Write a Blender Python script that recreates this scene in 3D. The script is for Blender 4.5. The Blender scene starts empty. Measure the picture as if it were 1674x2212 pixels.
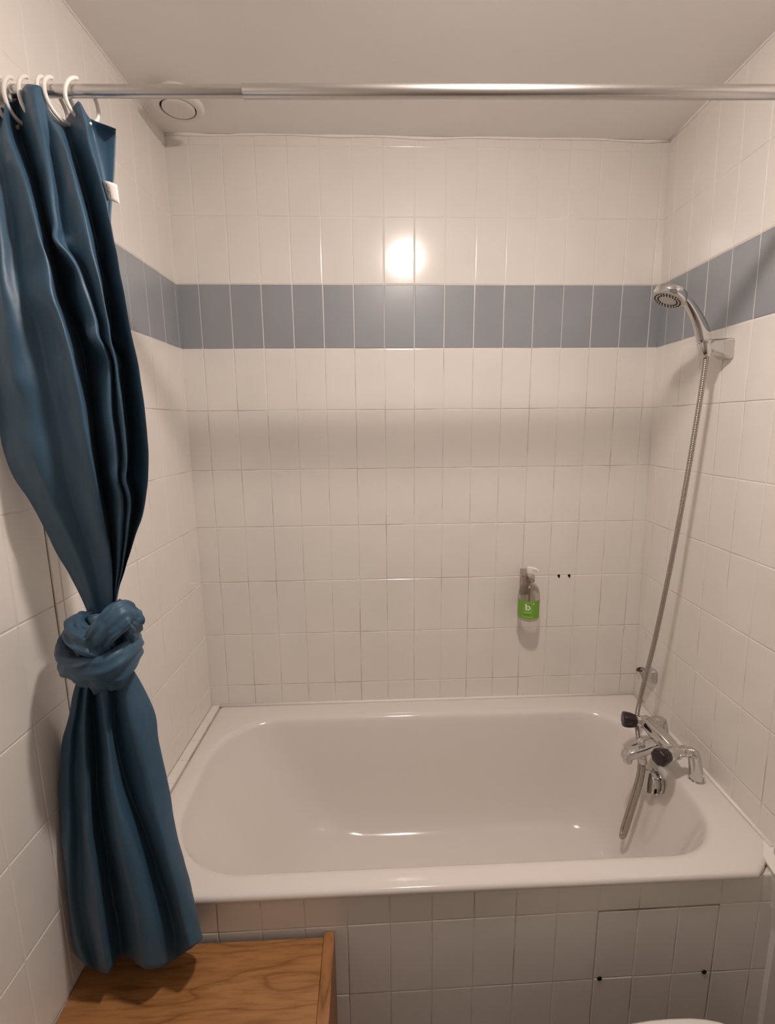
import bpy, bmesh, math, random
from mathutils import Vector, Matrix, noise
random.seed(7)
S = bpy.context.scene
COL = S.collection
PI = math.pi

# ------------------------------------------------------------------ camera
cd = bpy.data.cameras.new('camera'); cam = bpy.data.objects.new('camera', cd); COL.objects.link(cam)
R_ = Vector((0.999118, -0.041035, -0.00891)); U_ = Vector((0.015981, 0.175376, 0.984372)); F_ = Vector((0.038831, 0.983646, -0.175877))
m = Matrix((R_, U_, -F_)).transposed().to_4x4(); m.translation = Vector((0.53789, -1.69959, 1.6054))
cam.matrix_world = m
cd.sensor_fit = 'HORIZONTAL'; cd.sensor_width = 36.0; cd.lens = 36.0*1049.92/1674.0
cd.clip_start = 0.02
S.camera = cam

# ------------------------------------------------------------------ helpers
def link(name, bm, mat, parent=None, smooth=False):
    me = bpy.data.meshes.new(name); bm.normal_update(); bm.to_mesh(me); bm.free()
    if smooth:
        for p in me.polygons: p.use_smooth = True
    o = bpy.data.objects.new(name, me); COL.objects.link(o)
    for mm in (mat if isinstance(mat, (list, tuple)) else [mat]): me.materials.append(mm)
    if parent is not None:
        o.parent = parent
        o.matrix_parent_inverse = Matrix.Translation(parent.location).inverted()
    return o

def empty(name, loc, label, cat, group=None):
    o = bpy.data.objects.new(name, None); COL.objects.link(o); o.location = loc
    o.empty_display_size = .03
    o['label'] = label; o['category'] = cat
    if group: o['group'] = group
    return o

def tag(o, label, cat, group=None):
    o['label'] = label; o['category'] = cat
    if group: o['group'] = group
    return o

def struct(o):
    o['kind'] = 'structure'; return o

def auto_smooth(o, deg=40):
    bm = bmesh.new(); bm.from_mesh(o.data)
    for f in bm.faces: f.smooth = True
    for e in bm.edges:
        if len(e.link_faces) == 2 and e.calc_face_angle(0) > math.radians(deg): e.smooth = False
    bm.to_mesh(o.data); bm.free()
    return o

def box(bm, x0, x1, y0, y1, z0, z1, bev=0, seg=2):
    r = bmesh.ops.create_cube(bm, size=1)
    vs = r['verts']
    for v in vs:
        v.co = Vector(((x0+x1)/2+v.co.x*(x1-x0), (y0+y1)/2+v.co.y*(y1-y0), (z0+z1)/2+v.co.z*(z1-z0)))
    if bev:
        es = list({e for v in vs for e in v.link_edges})
        bmesh.ops.bevel(bm, geom=es, offset=bev, segments=seg, profile=.5, affect='EDGES', clamp_overlap=True)

def frame(d):
    d = Vector(d).normalized()
    a = Vector((0, 0, 1)) if abs(d.z) < .9 else Vector((1, 0, 0))
    u = a.cross(d).normalized(); v = d.cross(u)
    return u, v, d

def lathe(bm, o, d, prof, n=32, cap=True):
    """prof = [(distance along d, radius)]"""
    u, v, d = frame(d); o = Vector(o); rings = []
    for h, r in prof:
        if r < 1e-6: rings.append([bm.verts.new(o+d*h)])
        else: rings.append([bm.verts.new(o+d*h+(u*math.cos(2*PI*i/n)+v*math.sin(2*PI*i/n))*r) for i in range(n)])
    for a, b in zip(rings, rings[1:]):
        if len(a) == 1 and len(b) == 1: continue
        for i in range(n):
            j = (i+1) % n
            if len(a) == 1: bm.faces.new((a[0], b[j], b[i]))
            elif len(b) == 1: bm.faces.new((a[i], a[j], b[0]))
            else: bm.faces.new((a[i], a[j], b[j], b[i]))
    if cap:
        if len(rings[0]) > 1: bm.faces.new(list(reversed(rings[0])))
        if len(rings[-1]) > 1: bm.faces.new(rings[-1])

def catmull(P, sub, closed=False):
    P = [Vector(p) for p in P]; n = len(P); out = []
    rng = n if closed else n-1
    for i in range(rng):
        if closed: a, b, c, d = P[(i-1) % n], P[i], P[(i+1) % n], P[(i+2) % n]
        else:
            b, c = P[i], P[i+1]
            a = P[i-1] if i > 0 else b*2-c
            d = P[i+2] if i+2 < n else c*2-b
        for k in range(sub):
            t = k/sub
            out.append(.5*((2*b)+(c-a)*t+(2*a-5*b+4*c-d)*t*t+(3*b-a-3*c+d)*t**3))
    if not closed: out.append(P[-1].copy())
    return out

def sweep(bm, path, rad, n=12, closed=False, cap=True):
    """round tube along a path; rad is a number or a list of radii, parallel-transport frames"""
    path = [Vector(p) for p in path]; N = len(path)
    rings = []; up = None
    for i, p in enumerate(path):
        if closed: t = path[(i+1) % N]-path[i-1]
        else: t = path[min(i+1, N-1)]-path[max(i-1, 0)]
        t.normalize()
        if up is None: up = frame(t)[0]
        up = (up-t*up.dot(t)).normalized(); w = t.cross(up)
        r = rad[i] if isinstance(rad, list) else rad
        if isinstance(r, tuple): ru, rw = r
        else: ru = rw = r
        rings.append([bm.verts.new(p+up*math.cos(2*PI*k/n)*ru+w*math.sin(2*PI*k/n)*rw) for k in range(n)])
    M = N if closed else N-1
    for i in range(M):
        a, b = rings[i], rings[(i+1) % N]
        for k in range(n):
            j = (k+1) % n
            bm.faces.new((a[k], a[j], b[j], b[k]))
    if cap and not closed:
        bm.faces.new(list(reversed(rings[0]))); bm.faces.new(rings[-1])

def loft(bm, rings, cap0=True, cap1=True):
    V = [[bm.verts.new(p) for p in r] for r in rings]; n = len(V[0])
    for a, b in zip(V, V[1:]):
        for i in range(n):
            j = (i+1) % n
            bm.faces.new((a[i], a[j], b[j], b[i]))
    if cap0: bm.faces.new(list(reversed(V[0])))
    if cap1: bm.faces.new(V[-1])

def rrect(cx, cy, hx, hy, r, n=6):
    """2-D rounded rectangle, counter-clockwise, 4*(n+1) points"""
    r = min(r, hx*.999, hy*.999); out = []
    for (sx, sy, a0) in ((1, 1, 0), (-1, 1, 90), (-1, -1, 180), (1, -1, 270)):
        for k in range(n+1):
            a = math.radians(a0+90*k/n)
            out.append((cx+sx*(hx-r)+r*math.cos(a), cy+sy*(hy-r)+r*math.sin(a)))
    return out

# ------------------------------------------------------------------ materials
def mat(name, col, rough=.5, metal=0., spec=.5, **kw):
    M = bpy.data.materials.new(name); M.use_nodes = True
    b = M.node_tree.nodes['Principled BSDF']
    b.inputs['Base Color'].default_value = (*col, 1); b.inputs['Roughness'].default_value = rough
    b.inputs['Metallic'].default_value = metal; b.inputs['Specular IOR Level'].default_value = spec
    for k, v in kw.items(): b.inputs[k.replace('_', ' ')].default_value = v
    return M

def nodes(M): return M.node_tree.nodes, M.node_tree.links, M.node_tree.nodes['Principled BSDF']

def add_noise(M, scale, c0, c1, lo=.3, hi=.7, detail=4, coord='Object', bump=0, bscale=None, dist=.002):
    """procedural colour variation between c0 and c1 and an optional bump"""
    N, L, b = nodes(M)
    tc = N.new('ShaderNodeTexCoord'); nz = N.new('ShaderNodeTexNoise'); nz.inputs['Scale'].default_value = scale
    nz.inputs['Detail'].default_value = detail
    L.new(tc.outputs[coord], nz.inputs['Vector'])
    cr = N.new('ShaderNodeValToRGB'); cr.color_ramp.elements[0].position = lo; cr.color_ramp.elements[1].position = hi
    cr.color_ramp.elements[0].color = (*c0, 1); cr.color_ramp.elements[1].color = (*c1, 1)
    L.new(nz.outputs['Fac'], cr.inputs['Fac']); L.new(cr.outputs['Color'], b.inputs['Base Color'])
    if bump:
        n2 = N.new('ShaderNodeTexNoise'); n2.inputs['Scale'].default_value = bscale or scale; n2.inputs['Detail'].default_value = 3
        L.new(tc.outputs[coord], n2.inputs['Vector'])
        bp = N.new('ShaderNodeBump'); bp.inputs['Strength'].default_value = bump; bp.inputs['Distance'].default_value = dist
        L.new(n2.outputs['Fac'], bp.inputs['Height']); L.new(bp.outputs['Normal'], b.inputs['Normal'])
    return M

TILE = add_noise(mat('white_glazed_tile', (.8, .77, .73), .155, spec=.5), 6, (.765, .735, .695), (.80, .77, .73), bump=.08, bscale=9, dist=.004)
BLUE = add_noise(mat('blue_glazed_tile', (.2, .25, .33), .3), 5, (.285, .305, .33), (.315, .335, .36), bump=.08, bscale=9, dist=.004)
GROUT = add_noise(mat('grout', (.5, .45, .4), .8, spec=.2), 7, (.47, .41, .36), (.76, .72, .67), lo=.33, hi=.55)
GROUT_LIGHT = add_noise(mat('light_grout', (.8, .77, .73), .8, spec=.2), 7, (.74, .70, .66), (.84, .81, .78))
DARK = mat('dark_gap', (.02, .015, .012), .9, spec=.1)
PAINT = add_noise(mat('ceiling_paint', (.8, .77, .74), .6, spec=.3), 4, (.86, .835, .815), (.89, .865, .845), bump=.15, bscale=60, dist=.002)
CAULK = mat('silicone', (.82, .79, .75), .35)
ENAMEL = mat('white_enamel', (.745, .705, .67), .1, spec=.5, Coat_Weight=.3, Coat_Roughness=.04)
CHROME = mat('chrome', (.66, .65, .64), .07, 1.)
SATIN = mat('satin_aluminium', (.66, .64, .62), .3, 1.)
HOSE = mat('hose_metal', (.44, .40, .36), .3, 1.)
KNOBM = mat('dark_plum_plastic', (.022, .012, .016), .3)
GREYP = mat('grey_spray_plate', (.55, .53, .51), .35, .3)
RUBBER = mat('black_nozzle_rubber', (.02, .02, .02), .6)
WHITEP = mat('white_plastic', (.83, .80, .76), .35)
CERAMIC = mat('white_ceramic', (.84, .81, .78), .12)
FLOORM = add_noise(mat('floor_tile_material', (.35, .3, .27), .4), 12, (.10, .085, .07), (.14, .12, .10))
VENTM = mat('vent_plastic', (.74, .71, .67), .4)

def cloth_material():
    M = mat('blue_polyester', (.04, .105, .17), .46, spec=.4, Sheen_Weight=.12, Sheen_Roughness=.4)
    M.node_tree.nodes['Principled BSDF'].inputs['Sheen Tint'].default_value = (.4, .52, .66, 1)
    add_noise(M, 14, (.033, .083, .138), (.039, .096, .156))
    N, L, b = nodes(M)
    tc = N.new('ShaderNodeTexCoord'); mp = N.new('ShaderNodeMapping'); mp.inputs['Scale'].default_value = (1, 1, .5)
    L.new(tc.outputs['Object'], mp.inputs['Vector'])
    nz = N.new('ShaderNodeTexNoise'); nz.inputs['Scale'].default_value = 18; nz.inputs['Detail'].default_value = 3; nz.inputs['Distortion'].default_value = .6
    L.new(mp.outputs['Vector'], nz.inputs['Vector'])
    bp = N.new('ShaderNodeBump'); bp.inputs['Strength'].default_value = .22; bp.inputs['Distance'].default_value = .012
    L.new(nz.outputs['Fac'], bp.inputs['Height']); L.new(bp.outputs['Normal'], b.inputs['Normal'])
    return M
CLOTH = cloth_material()

def wood_material(name, axis_scale, c0, c1, c2):
    """plain-sawn oak: stretched ring pattern distorted into cathedral arches plus fine pores"""
    M = mat(name, c1, .4, spec=.4)
    N, L, b = nodes(M)
    tc = N.new('ShaderNodeTexCoord'); mp = N.new('ShaderNodeMapping'); mp.inputs['Scale'].default_value = axis_scale
    L.new(tc.outputs['Object'], mp.inputs['Vector'])
    nz = N.new('ShaderNodeTexNoise'); nz.inputs['Scale'].default_value = 1.6; nz.inputs['Detail'].default_value = 2
    L.new(mp.outputs['Vector'], nz.inputs['Vector'])
    mu = N.new('ShaderNodeMath'); mu.operation = 'MULTIPLY'; mu.inputs[1].default_value = 13
    L.new(nz.outputs['Fac'], mu.inputs[0])
    fr = N.new('ShaderNodeMath'); fr.operation = 'PINGPONG'; fr.inputs[1].default_value = .5
    L.new(mu.outputs[0], fr.inputs[0])
    cr = N.new('ShaderNodeValToRGB'); e = cr.color_ramp.elements
    e[0].position = 0; e[0].color = (*c0, 1); e[1].position = .42; e[1].color = (*c2, 1)
    k = e.new(.10); k.color = (*c1, 1)
    L.new(fr.outputs[0], cr.inputs['Fac'])
    mp2 = N.new('ShaderNodeMapping'); mp2.inputs['Scale'].default_value = tuple(v*1.0 if i else v*.6 for i, v in enumerate(axis_scale))
    L.new(tc.outputs['Object'], mp2.inputs['Vector'])
    n2 = N.new('ShaderNodeTexNoise'); n2.inputs['Scale'].default_value = 28; n2.inputs['Detail'].default_value = 4
    L.new(mp2.outputs['Vector'], n2.inputs['Vector'])
    c2n = N.new('ShaderNodeValToRGB'); c2n.color_ramp.elements[0].position = .35; c2n.color_ramp.elements[0].color = (.72, .68, .62, 1)
    c2n.color_ramp.elements[1].position = .55; c2n.color_ramp.elements[1].color = (1, 1, 1, 1)
    L.new(n2.outputs['Fac'], c2n.inputs['Fac'])
    mx = N.new('ShaderNodeMix'); mx.data_type = 'RGBA'; mx.blend_type = 'MULTIPLY'; mx.inputs[0].default_value = .8
    L.new(cr.outputs['Color'], mx.inputs[6]); L.new(c2n.outputs['Color'], mx.inputs[7]); L.new(mx.outputs[2], b.inputs['Base Color'])
    return M
OAK = wood_material('oak_board', (1.0, 6.0, 1.0), (.235, .105, .034), (.33, .155, .054), (.385, .185, .067))
OAK2 = wood_material('oak_side', (6.0, 1.0, 6.0), (.20, .085, .03), (.30, .135, .048), (.37, .17, .065))

def clear_material(name, tint, gloss):
    M = bpy.data.materials.new(name); M.use_nodes = True
    N, L = M.node_tree.nodes, M.node_tree.links; N.clear()
    out = N.new('ShaderNodeOutputMaterial'); tr = N.new('ShaderNodeBsdfTransparent'); gl = N.new('ShaderNodeBsdfGlossy')
    tr.inputs['Color'].default_value = (*tint, 1); gl.inputs['Roughness'].default_value = .06
    fc = N.new('ShaderNodeLayerWeight'); fc.inputs['Blend'].default_value = gloss
    pw = N.new('ShaderNodeMath'); pw.operation = 'POWER'; pw.inputs[1].default_value = 2.5; L.new(fc.outputs['Facing'], pw.inputs[0])
    fr = N.new('ShaderNodeMath'); fr.operation = 'MULTIPLY_ADD'; fr.inputs[1].default_value = .55; fr.inputs[2].default_value = .04; L.new(pw.outputs[0], fr.inputs[0])
    mx = N.new('ShaderNodeMixShader')
    L.new(fr.outputs[0], mx.inputs[0]); L.new(tr.outputs[0], mx.inputs[1]); L.new(gl.outputs[0], mx.inputs[2]); L.new(mx.outputs[0], out.inputs[0])
    return M
CLEAR = clear_material('clear_plastic', (.83, .80, .77), .4)

# ------------------------------------------------------------------ the room (metres; back wall at y = 0, bath rim at z = 0.57)
BT = 2.06; ROW = .20136; CEIL = 2.494; FRONT = -2.55
def XR(y, z): return 1.5286+.0502*y-.0208*(z-BT)
def XL(y, z): return -.0686+.0397*y-.0041*(z-BT)
G = .0008            # half joint width
def tile_field(bm, P, us, zs, band=None, band_mi=1, skip=None, shear=0.):
    """us, zs: joint positions; P(u, z, h) -> point, h = height towards the room. Material slots: 0 tile, 1 blue tile, 2 grout, 3 light grout"""
    for i in range(len(us)-1):
        for k in range(len(zs)-1):
            if skip and skip(us[i], us[i+1], zs[k], zs[k+1]): continue
            u0, u1, z0, z1 = us[i], us[i+1], zs[k], zs[k+1]
            if u1-u0 < .004 or z1-z0 < .004: continue
            isb = band is not None and abs((z0+z1)/2-band) < .05
            ta, tb = random.uniform(-1, 1)*.0022, random.uniform(-1, 1)*.0022
            off = random.uniform(-.0003, .0003); j = random.uniform(-.0003, .0003)
            uc, zc = (u0+u1)/2, (z0+z1)/2
            rings = []
            for ins, h in ((0, -.0016), (.0004, -.0009), (.0012, -.0003), (.0026, 0.)):
                g = G+ins; r = []
                for (u, z) in ((u0+g+j, z0+g), (u1-g+j, z0+g), (u1-g+j, z1-g), (u0+g+j, z1-g)):
                    hh = h+off+(u-uc)*ta+(z-zc)*tb
                    r.append(bm.verts.new(P(u, z, hh)))
                rings.append(r)
            mi = band_mi if isb else 0
            for a, b in zip(rings, rings[1:]):
                for q in range(4):
                    s = (q+1) % 4
                    f = bm.faces.new((a[q], a[s], b[s], b[q])); f.material_index = mi
            f = bm.faces.new(rings[-1]); f.material_index = mi
    # grout bed, one strip per row so that the band can have its own grout
    for k in range(len(zs)-1):
        isb = band is not None and abs((zs[k]+zs[k+1])/2-band) < .05
        for i in range(len(us)-1):
            if skip and skip(us[i], us[i+1], zs[k], zs[k+1]): continue
            vs = [bm.verts.new(P(u, z, -.0011)) for (u, z) in ((us[i], zs[k]), (us[i+1], zs[k]), (us[i+1], zs[k+1]), (us[i], zs[k+1]))]
            f = bm.faces.new(vs); f.material_index = 3 if (isb or zs[k] > BT-.01) else 2

def slab(bm, pts_front, off):
    """closed slab behind a wall face so that it has real thickness"""
    A = [bm.verts.new(Vector(p)) for p in pts_front]; B = [bm.verts.new(Vector(p)+Vector(off)) for p in pts_front]
    n = len(A)
    for f in (list(reversed(A)), B): bm.faces.new(f).material_index = 2
    for i in range(n):
        j = (i+1) % n
        bm.faces.new((A[i], A[j], B[j], B[i])).material_index = 2

zs = [0.0]+[BT-ROW*k for k in range(10, -3, -1)]+[CEIL]
WM = [TILE, BLUE, GROUT, GROUT_LIGHT]
bandz = BT-ROW/2
# back wall
bm = bmesh.new()
tile_field(bm, lambda u, z, h: Vector((u, -h, z)), [-.1]+[.1*i for i in range(0, 16)]+[1.58], zs, bandz)
slab(bm, [(-.14, .0025, 0), (1.60, .0025, 0), (1.60, .0025, CEIL), (-.14, .0025, CEIL)], (0, .1, 0))
wall_back = struct(link('wall_back', bm, WM))
# right wall
usr = [0.]+[.0504+.1*i for i in range(0, 25)]+[-FRONT]
bm = bmesh.new()
tile_field(bm, lambda u, z, h: Vector((XR(-u, z)-h, -u, z)), list(usr), zs, bandz)
slab(bm, [(XR(0, 0)+.0025, 0, 0), (XR(FRONT, 0)+.0025, FRONT, 0), (XR(FRONT, CEIL)+.0025, FRONT, CEIL), (XR(0, CEIL)+.0025, 0, CEIL)], (.1, 0, 0))
for f in bm.faces: f.normal_flip()
struct(link('wall_right', bm, WM))
# left wall: two tile fields that meet in a dark vertical joint at the end of the bath
bm = bmesh.new()
usl = [0.]+[.017+.1*i for i in range(0, 8)]+[.7415]
tile_field(bm, lambda u, z, h: Vector((XL(-u, z)+h, -u, z)), usl, zs, bandz)
usl2 = [.7445+.1*i for i in range(0, 19)]
tile_field(bm, lambda u, z, h: Vector((XL(-u, z)+h, -u, z)), usl2, zs, bandz)
slab(bm, [(XL(0, 0)-.0025, 0, 0), (XL(0, CEIL)-.0025, 0, CEIL), (XL(FRONT, CEIL)-.0025, FRONT, CEIL), (XL(FRONT, 0)-.0025, FRONT, 0)], (-.1, 0, 0))
struct(link('wall_left', bm, WM))
# front wall behind the camera, floor, ceiling
bm = bmesh.new(); box(bm, -.3, 1.6, FRONT-.1, FRONT, 0, CEIL); struct(link('wall_front', bm, add_noise(mat('front_wall_paint', (.5, .47, .44), .6), 4, (.46, .43, .40), (.52, .49, .46))))
bm = bmesh.new(); box(bm, -.3, 1.68, FRONT-.1, .1, -.1, 0); struct(link('floor', bm, FLOORM))
bm = bmesh.new(); box(bm, -.3, 1.68, FRONT-.1, .1, CEIL, CEIL+.1); struct(link('ceiling', bm, PAINT))

# screw holes left in the back wall (on a joint) and their dark streaks
for hx in (1.236, 1.275):
    bm = bmesh.new()
    lathe(bm, (hx, -.0006, BT-5*ROW-.001), (0, -1, 0), [(0, .0052), (.0006, .0045), (.0006, .0)], 14)
    sweep(bm, [(hx+.0005, -.0005, 1.050), (hx+.0022, -.0005, 1.046), (hx+.003, -.0005, 1.0425)], [.0035, .0022, .0008], 6)
    h = link('drilled_hole', bm, DARK, wall_back); h['label'] = 'dark drilled hole in the joint'

# narrow tiled ledge between the left wall and the bath, and the silicone beads
def TX(y): return -.031+.035*y          # left edge of the bath
bm = bmesh.new()
yj = [.0, .105, .205, .305, .405, .505, .605, .705, .766]
def PL(u, z, h):
    y = -u; x0 = XL(y, .57)+.001; x1 = TX(y)-.0015
    return Vector((x0+(x1-x0)*z, y, .5735+h))
for i in range(len(yj)-1):
    rings = []
    for ins, h in ((0, -.003), (.0004, -.0008), (.0018, 0)):
        g = .001+ins
        rings.append([bm.verts.new(PL(u, z, h)) for (u, z) in ((yj[i]+g, g*22), (yj[i+1]-g, g*22), (yj[i+1]-g, 1-g*14), (yj[i]+g, 1-g*14))])
    for a, b in zip(rings, rings[1:]):
        for q in range(4): bm.faces.new((a[q], a[(q+1) % 4], b[(q+1) % 4], b[q]))
    bm.faces.new(rings[-1])
for f in bm.faces: f.material_index = 0
A = [bm.verts.new(PL(u, z, -.0022)) for (u, z) in ((0, 0), (.766, 0), (.766, 1), (0, 1))]
B = [bm.verts.new(v.co-Vector((0, 0, .08))) for v in A]
bm.faces.new(A).material_index = 1
for i in range(4): bm.faces.new((A[i], A[(i+1) % 4], B[(i+1) % 4], B[i])).material_index = 1
bm.normal_update()
struct(link('trim_1', bm, [TILE, GROUT]))
bm = bmesh.new()
sweep(bm, [(TX(0)-.002, -.003, .5708), (.5, -.003, .5708), (1.0, -.003, .5708), (XR(0, .57)-.003, -.003, .5708)], .0055, 10)
sweep(bm, [(XR(-.003, .57)-.002, -.003, .5708), (XR(-.35, .57)-.002, -.35, .5708), (XR(-.70, .57)-.002, -.70, .5708)], .0055, 10)
struct(link('trim_2', bm, CAULK, smooth=True))
# uneven bead of filler where the ceiling meets the back and right walls
bm = bmesh.new()
pts = [(XL(0, CEIL)+i*(XR(0, CEIL)-XL(0, CEIL))/24, -.001, CEIL-.002-.004*math.sin(i*.9)*math.sin(i*.37)) for i in range(25)]
sweep(bm, pts, [.004+.0015*math.sin(i*1.7) for i in range(25)], 8)
pts = [(XR(-i*.1, CEIL)-.001, -i*.1, CEIL-.002-.002*math.sin(i*1.3)) for i in range(20)]
sweep(bm, pts, [.0035+.001*math.sin(i*1.1) for i in range(20)], 8)
pts = [(XL(-i*.1, CEIL)+.001, -i*.1, CEIL-.001) for i in range(20)]
sweep(bm, pts, .0022, 8)
struct(link('trim_3', bm, PAINT, smooth=True))

# ------------------------------------------------------------------ bathtub
tub = empty('bathtub', (.75, -.39, .0), 'white enamelled bathtub set between the tiled walls behind the tiled front panel', 'bathtub')
def ring(xl, xr, yf, yb, rl, rr, z, n=10, skew=0., rbk=None):
    """rounded outline; the two front and two back corners share left/right radii; n+1 points per corner, edges subdivided"""
    out = []
    C = [(xr, yb, rr if rbk is None else rbk, 0), (xl, yb, rl, 90), (xl, yf, rl, 180), (xr, yf, rr, 270)]
    corners = []
    for (x, y, r, a0) in C:
        cx = x-r if x == xr else x+r; cy = y-r if y == yb else y+r
        corners.append([(cx+r*math.cos(math.radians(a0+90*k/n)), cy+r*math.sin(math.radians(a0+90*k/n))) for k in range(n+1)])
    if rbk is not None:      # outer rim: the front right corner is cut off nearly straight
        a, b = corners[3][0], corners[3][-1]
        corners[3] = [(p[0]+(a[0]+(b[0]-a[0])*k/n-p[0])*.7, p[1]+(a[1]+(b[1]-a[1])*k/n-p[1])*.7) for k, p in enumerate(corners[3])]
    for i in range(4):
        c = corners[i]; nx = corners[(i+1) % 4][0]
        out += c
        for k in range(1, 8): out.append((c[-1][0]+(nx[0]-c[-1][0])*k/8, c[-1][1]+(nx[1]-c[-1][1])*k/8))
    res = []
    for (x, y) in out:
        w = (xr-x)/(xr-xl)
        xx = x+w*skew*y+(1-w)*(.0502*y if skew else 0)
        res.append(Vector((xx, y, z)))
    return res
bm = bmesh.new()
o_xr = XR(0, .57)-.0015; o_xl = -.031
R = []
def outer(ins, z, r=.086): return ring(o_xl+ins, o_xr-ins, -.768+ins, -.0015-ins, .012, r, z, skew=.035, rbk=.006)
R.append(outer(.012, .5515)); R.append(outer(.003, .5515)); R.append(outer(.0, .5545)); R.append(outer(.0, .562)); R.append(outer(.0025, .5672)); R.append(outer(.008, .5695)); R.append(outer(.02, .570))
# rim to the opening, then down into the basin
def inner(e, z, f=0.):
    """e: inset of the opening outline at depth; f: extra slope of the back-rest end"""
    return ring(.012+e+f, 1.440-e*.75-f*.12, -.708+e, -.092-e, max(.06, .21-e*.3), max(.06, .17-e*.3), z)
R.append(inner(-.016, .5698)); R.append(inner(-.006, .5682)); R.append(inner(.002, .563)); R.append(inner(.007, .555)); R.append(inner(.011, .540))
for (e, z, f) in ((.018, .51, .012), (.028, .46, .035), (.038, .41, .062), (.050, .35, .095), (.063, .29, .13), (.077, .24, .16), (.095, .205, .185), (.12, .182, .205), (.15, .170, .22)):
    R.append(inner(e, z, f))
loft(bm, R, cap0=False, cap1=False)
# bottom: close towards the centre line
last = R[-1]; n = len(last)
bm.verts.ensure_lookup_table(); ids = [v for v in bm.verts][-n:]
prev = ids
for s in (.66, .33, .06):
    cxm = sum(p.x for p in last)/n
    cur = [bm.verts.new(Vector((.62+(p.x-.62)*(.35+.65*s), -.40+(p.y+.40)*s, .168-.004*(1-s)))) for p in last]
    for i in range(n):
        j = (i+1) % n; bm.faces.new((prev[i], prev[j], cur[j], cur[i]))
    prev = cur
bm.faces.new(prev)
bmesh.ops.recalc_face_normals(bm, faces=bm.faces)
basin = link('basin', bm, ENAMEL, tub, smooth=True)
# overflow on the tap end
ov = Vector((1.4165, -.393, .505)); on = Vector((-1, 0, .10)).normalized()
bm = bmesh.new(); lathe(bm, ov-on*.006, on, [(0, .036), (.007, .0385), (.010, .037), (.011, .027), (.020, .027)], 40); ofl = auto_smooth(link('overflow_plate', bm, CHROME, tub)); ofl['label'] = 'round chrome overflow plate'
bm = bmesh.new(); lathe(bm, ov, on, [(.010, .031), (.0115, .034), (.024, .0345), (.0265, .0325), (.0268, 0)], 40)
okn = auto_smooth(link('overflow_knob', bm, CHROME, ofl))
bm = bmesh.new(); box(bm, ov.x-.024, ov.x-.016, ov.y-.0350, ov.y-.033, ov.z-.012, ov.z+.004, .0008); link('knob_notch', bm, DARK, ofl)
bm = bmesh.new(); lathe(bm, (1.24, -.40, .163), (0, 0, 1), [(0, .036), (.006, .036), (.008, .033), (.008, .028), (.006, .026), (.006, 0)], 32)
auto_smooth(link('drain_ring', bm, CHROME, tub))

# ------------------------------------------------------------------ tiled front panel with its inspection hatch
panel = empty('bath_apron', (.7, -.76, 0), 'shadowed tiled panel below the bath rim, with screwed inspection hatch', 'bath apron')
PY = -.757
def PP(u, z, h): return Vector((u, PY-h, z+.010*(u-.6)*min(1, max(0, (.5505-z)/.06))))
pj = [-.095, -.019, .0795]+[.178+.0985*i for i in range(0, 13)]+[1.4585, 1.535]
pz = [0.0, .073, .270, .467, .5495]
hx0, hx1 = 1.0645, 1.36
inh = lambda a, b, c, d: (a > hx0-.01 and b < hx1+.01 and c > .06 and d < .48)
bm = bmesh.new(); tile_field(bm, PP, pj, pz, skip=inh)
# body of the panel behind the tiles, around the hatch opening
for (a, b, c, d) in ((-.095, hx0, 0, .5495), (hx1, 1.535, 0, .5495), (hx0, hx1, .467, .5495), (hx0, hx1, 0, .073)):
    P0 = [PP(a, c, -.002), PP(b, c, -.002), PP(b, d, -.002), PP(a, d, -.002)]
    slab(bm, P0, (0, .02, 0))
link('tile_face', bm, WM, panel)
bm = bmesh.new()
def PHH(u, z, h): return PP(u, z, h-.0008)
tile_field(bm, PHH, [hx0+.0018, hx0+.0985, hx0+.197, hx1-.0003], [.077, .270, .4625])
slab(bm, [PP(hx0+.0012, .077, -.003), PP(hx1-.0003, .077, -.003), PP(hx1-.0003, .4625, -.003), PP(hx0+.0012, .4625, -.003)], (0, .012, 0))
hatch = link('inspection_hatch', bm, WM, panel); hatch['label'] = 'square tiled hatch outlined by dark gaps'
bm = bmesh.new(); P0 = [PP(hx0-.01, .06, -.02), PP(hx1+.01, .06, -.02), PP(hx1+.01, .48, -.02), PP(hx0-.01, .48, -.02)]
bm.faces.new([bm.verts.new(p) for p in P0]); bmesh.ops.solidify(bm, geom=bm.faces[:], thickness=.004); link('hatch_backing', bm, DARK, panel)
for (sx, sz) in ((1.081, .2705), (1.342, .271)):
    bm = bmesh.new(); p = PP(sx, sz, .0)
    lathe(bm, p+Vector((0, .002, 0)), (0, -1, 0), [(0, .0058), (.0026, .0058), (.0034, .0048), (.0028, .0015), (.0016, 0)], 16)
    auto_smooth(link('hatch_screw', bm, DARK, hatch))

# light filler in the corner between the panel end, the cut-off rim corner and the right wall
bm = bmesh.new()
loft(bm, [[Vector((x, -.7712, z)), Vector((1.529, -.7712, z)), Vector((1.529, -.655, z)), Vector((1.500, -.655, z))] for (x, z) in ((1.500, 0), (1.496, .25), (1.495, .40), (1.484, .47), (1.474, .55), (1.468, .5685))])
struct(link('trim_4', bm, CAULK))

# ------------------------------------------------------------------ wooden box step
step = empty('wooden_step', (.16, -.95, 0), 'low oak box step against the left wall under the curtain', 'step')
bm = bmesh.new(); box(bm, XL(-1.1, .45)+.012, .4195, -1.20, -.7705, .430, .4540, .0016); link('top_board', bm, OAK, step)
bm = bmesh.new(); box(bm, .4200, .4440, -1.20, -.7590, 0.0, .4552, .0015); sp = link('side_panel', bm, OAK2, step); sp['label'] = 'oak side panel standing slightly proud of the top'
bm = bmesh.new(); box(bm, XL(-1.1, .45)+.012, .4195, -1.195, -1.175, 0.0, .4295, .0016); link('front_panel', bm, OAK, step)

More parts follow.
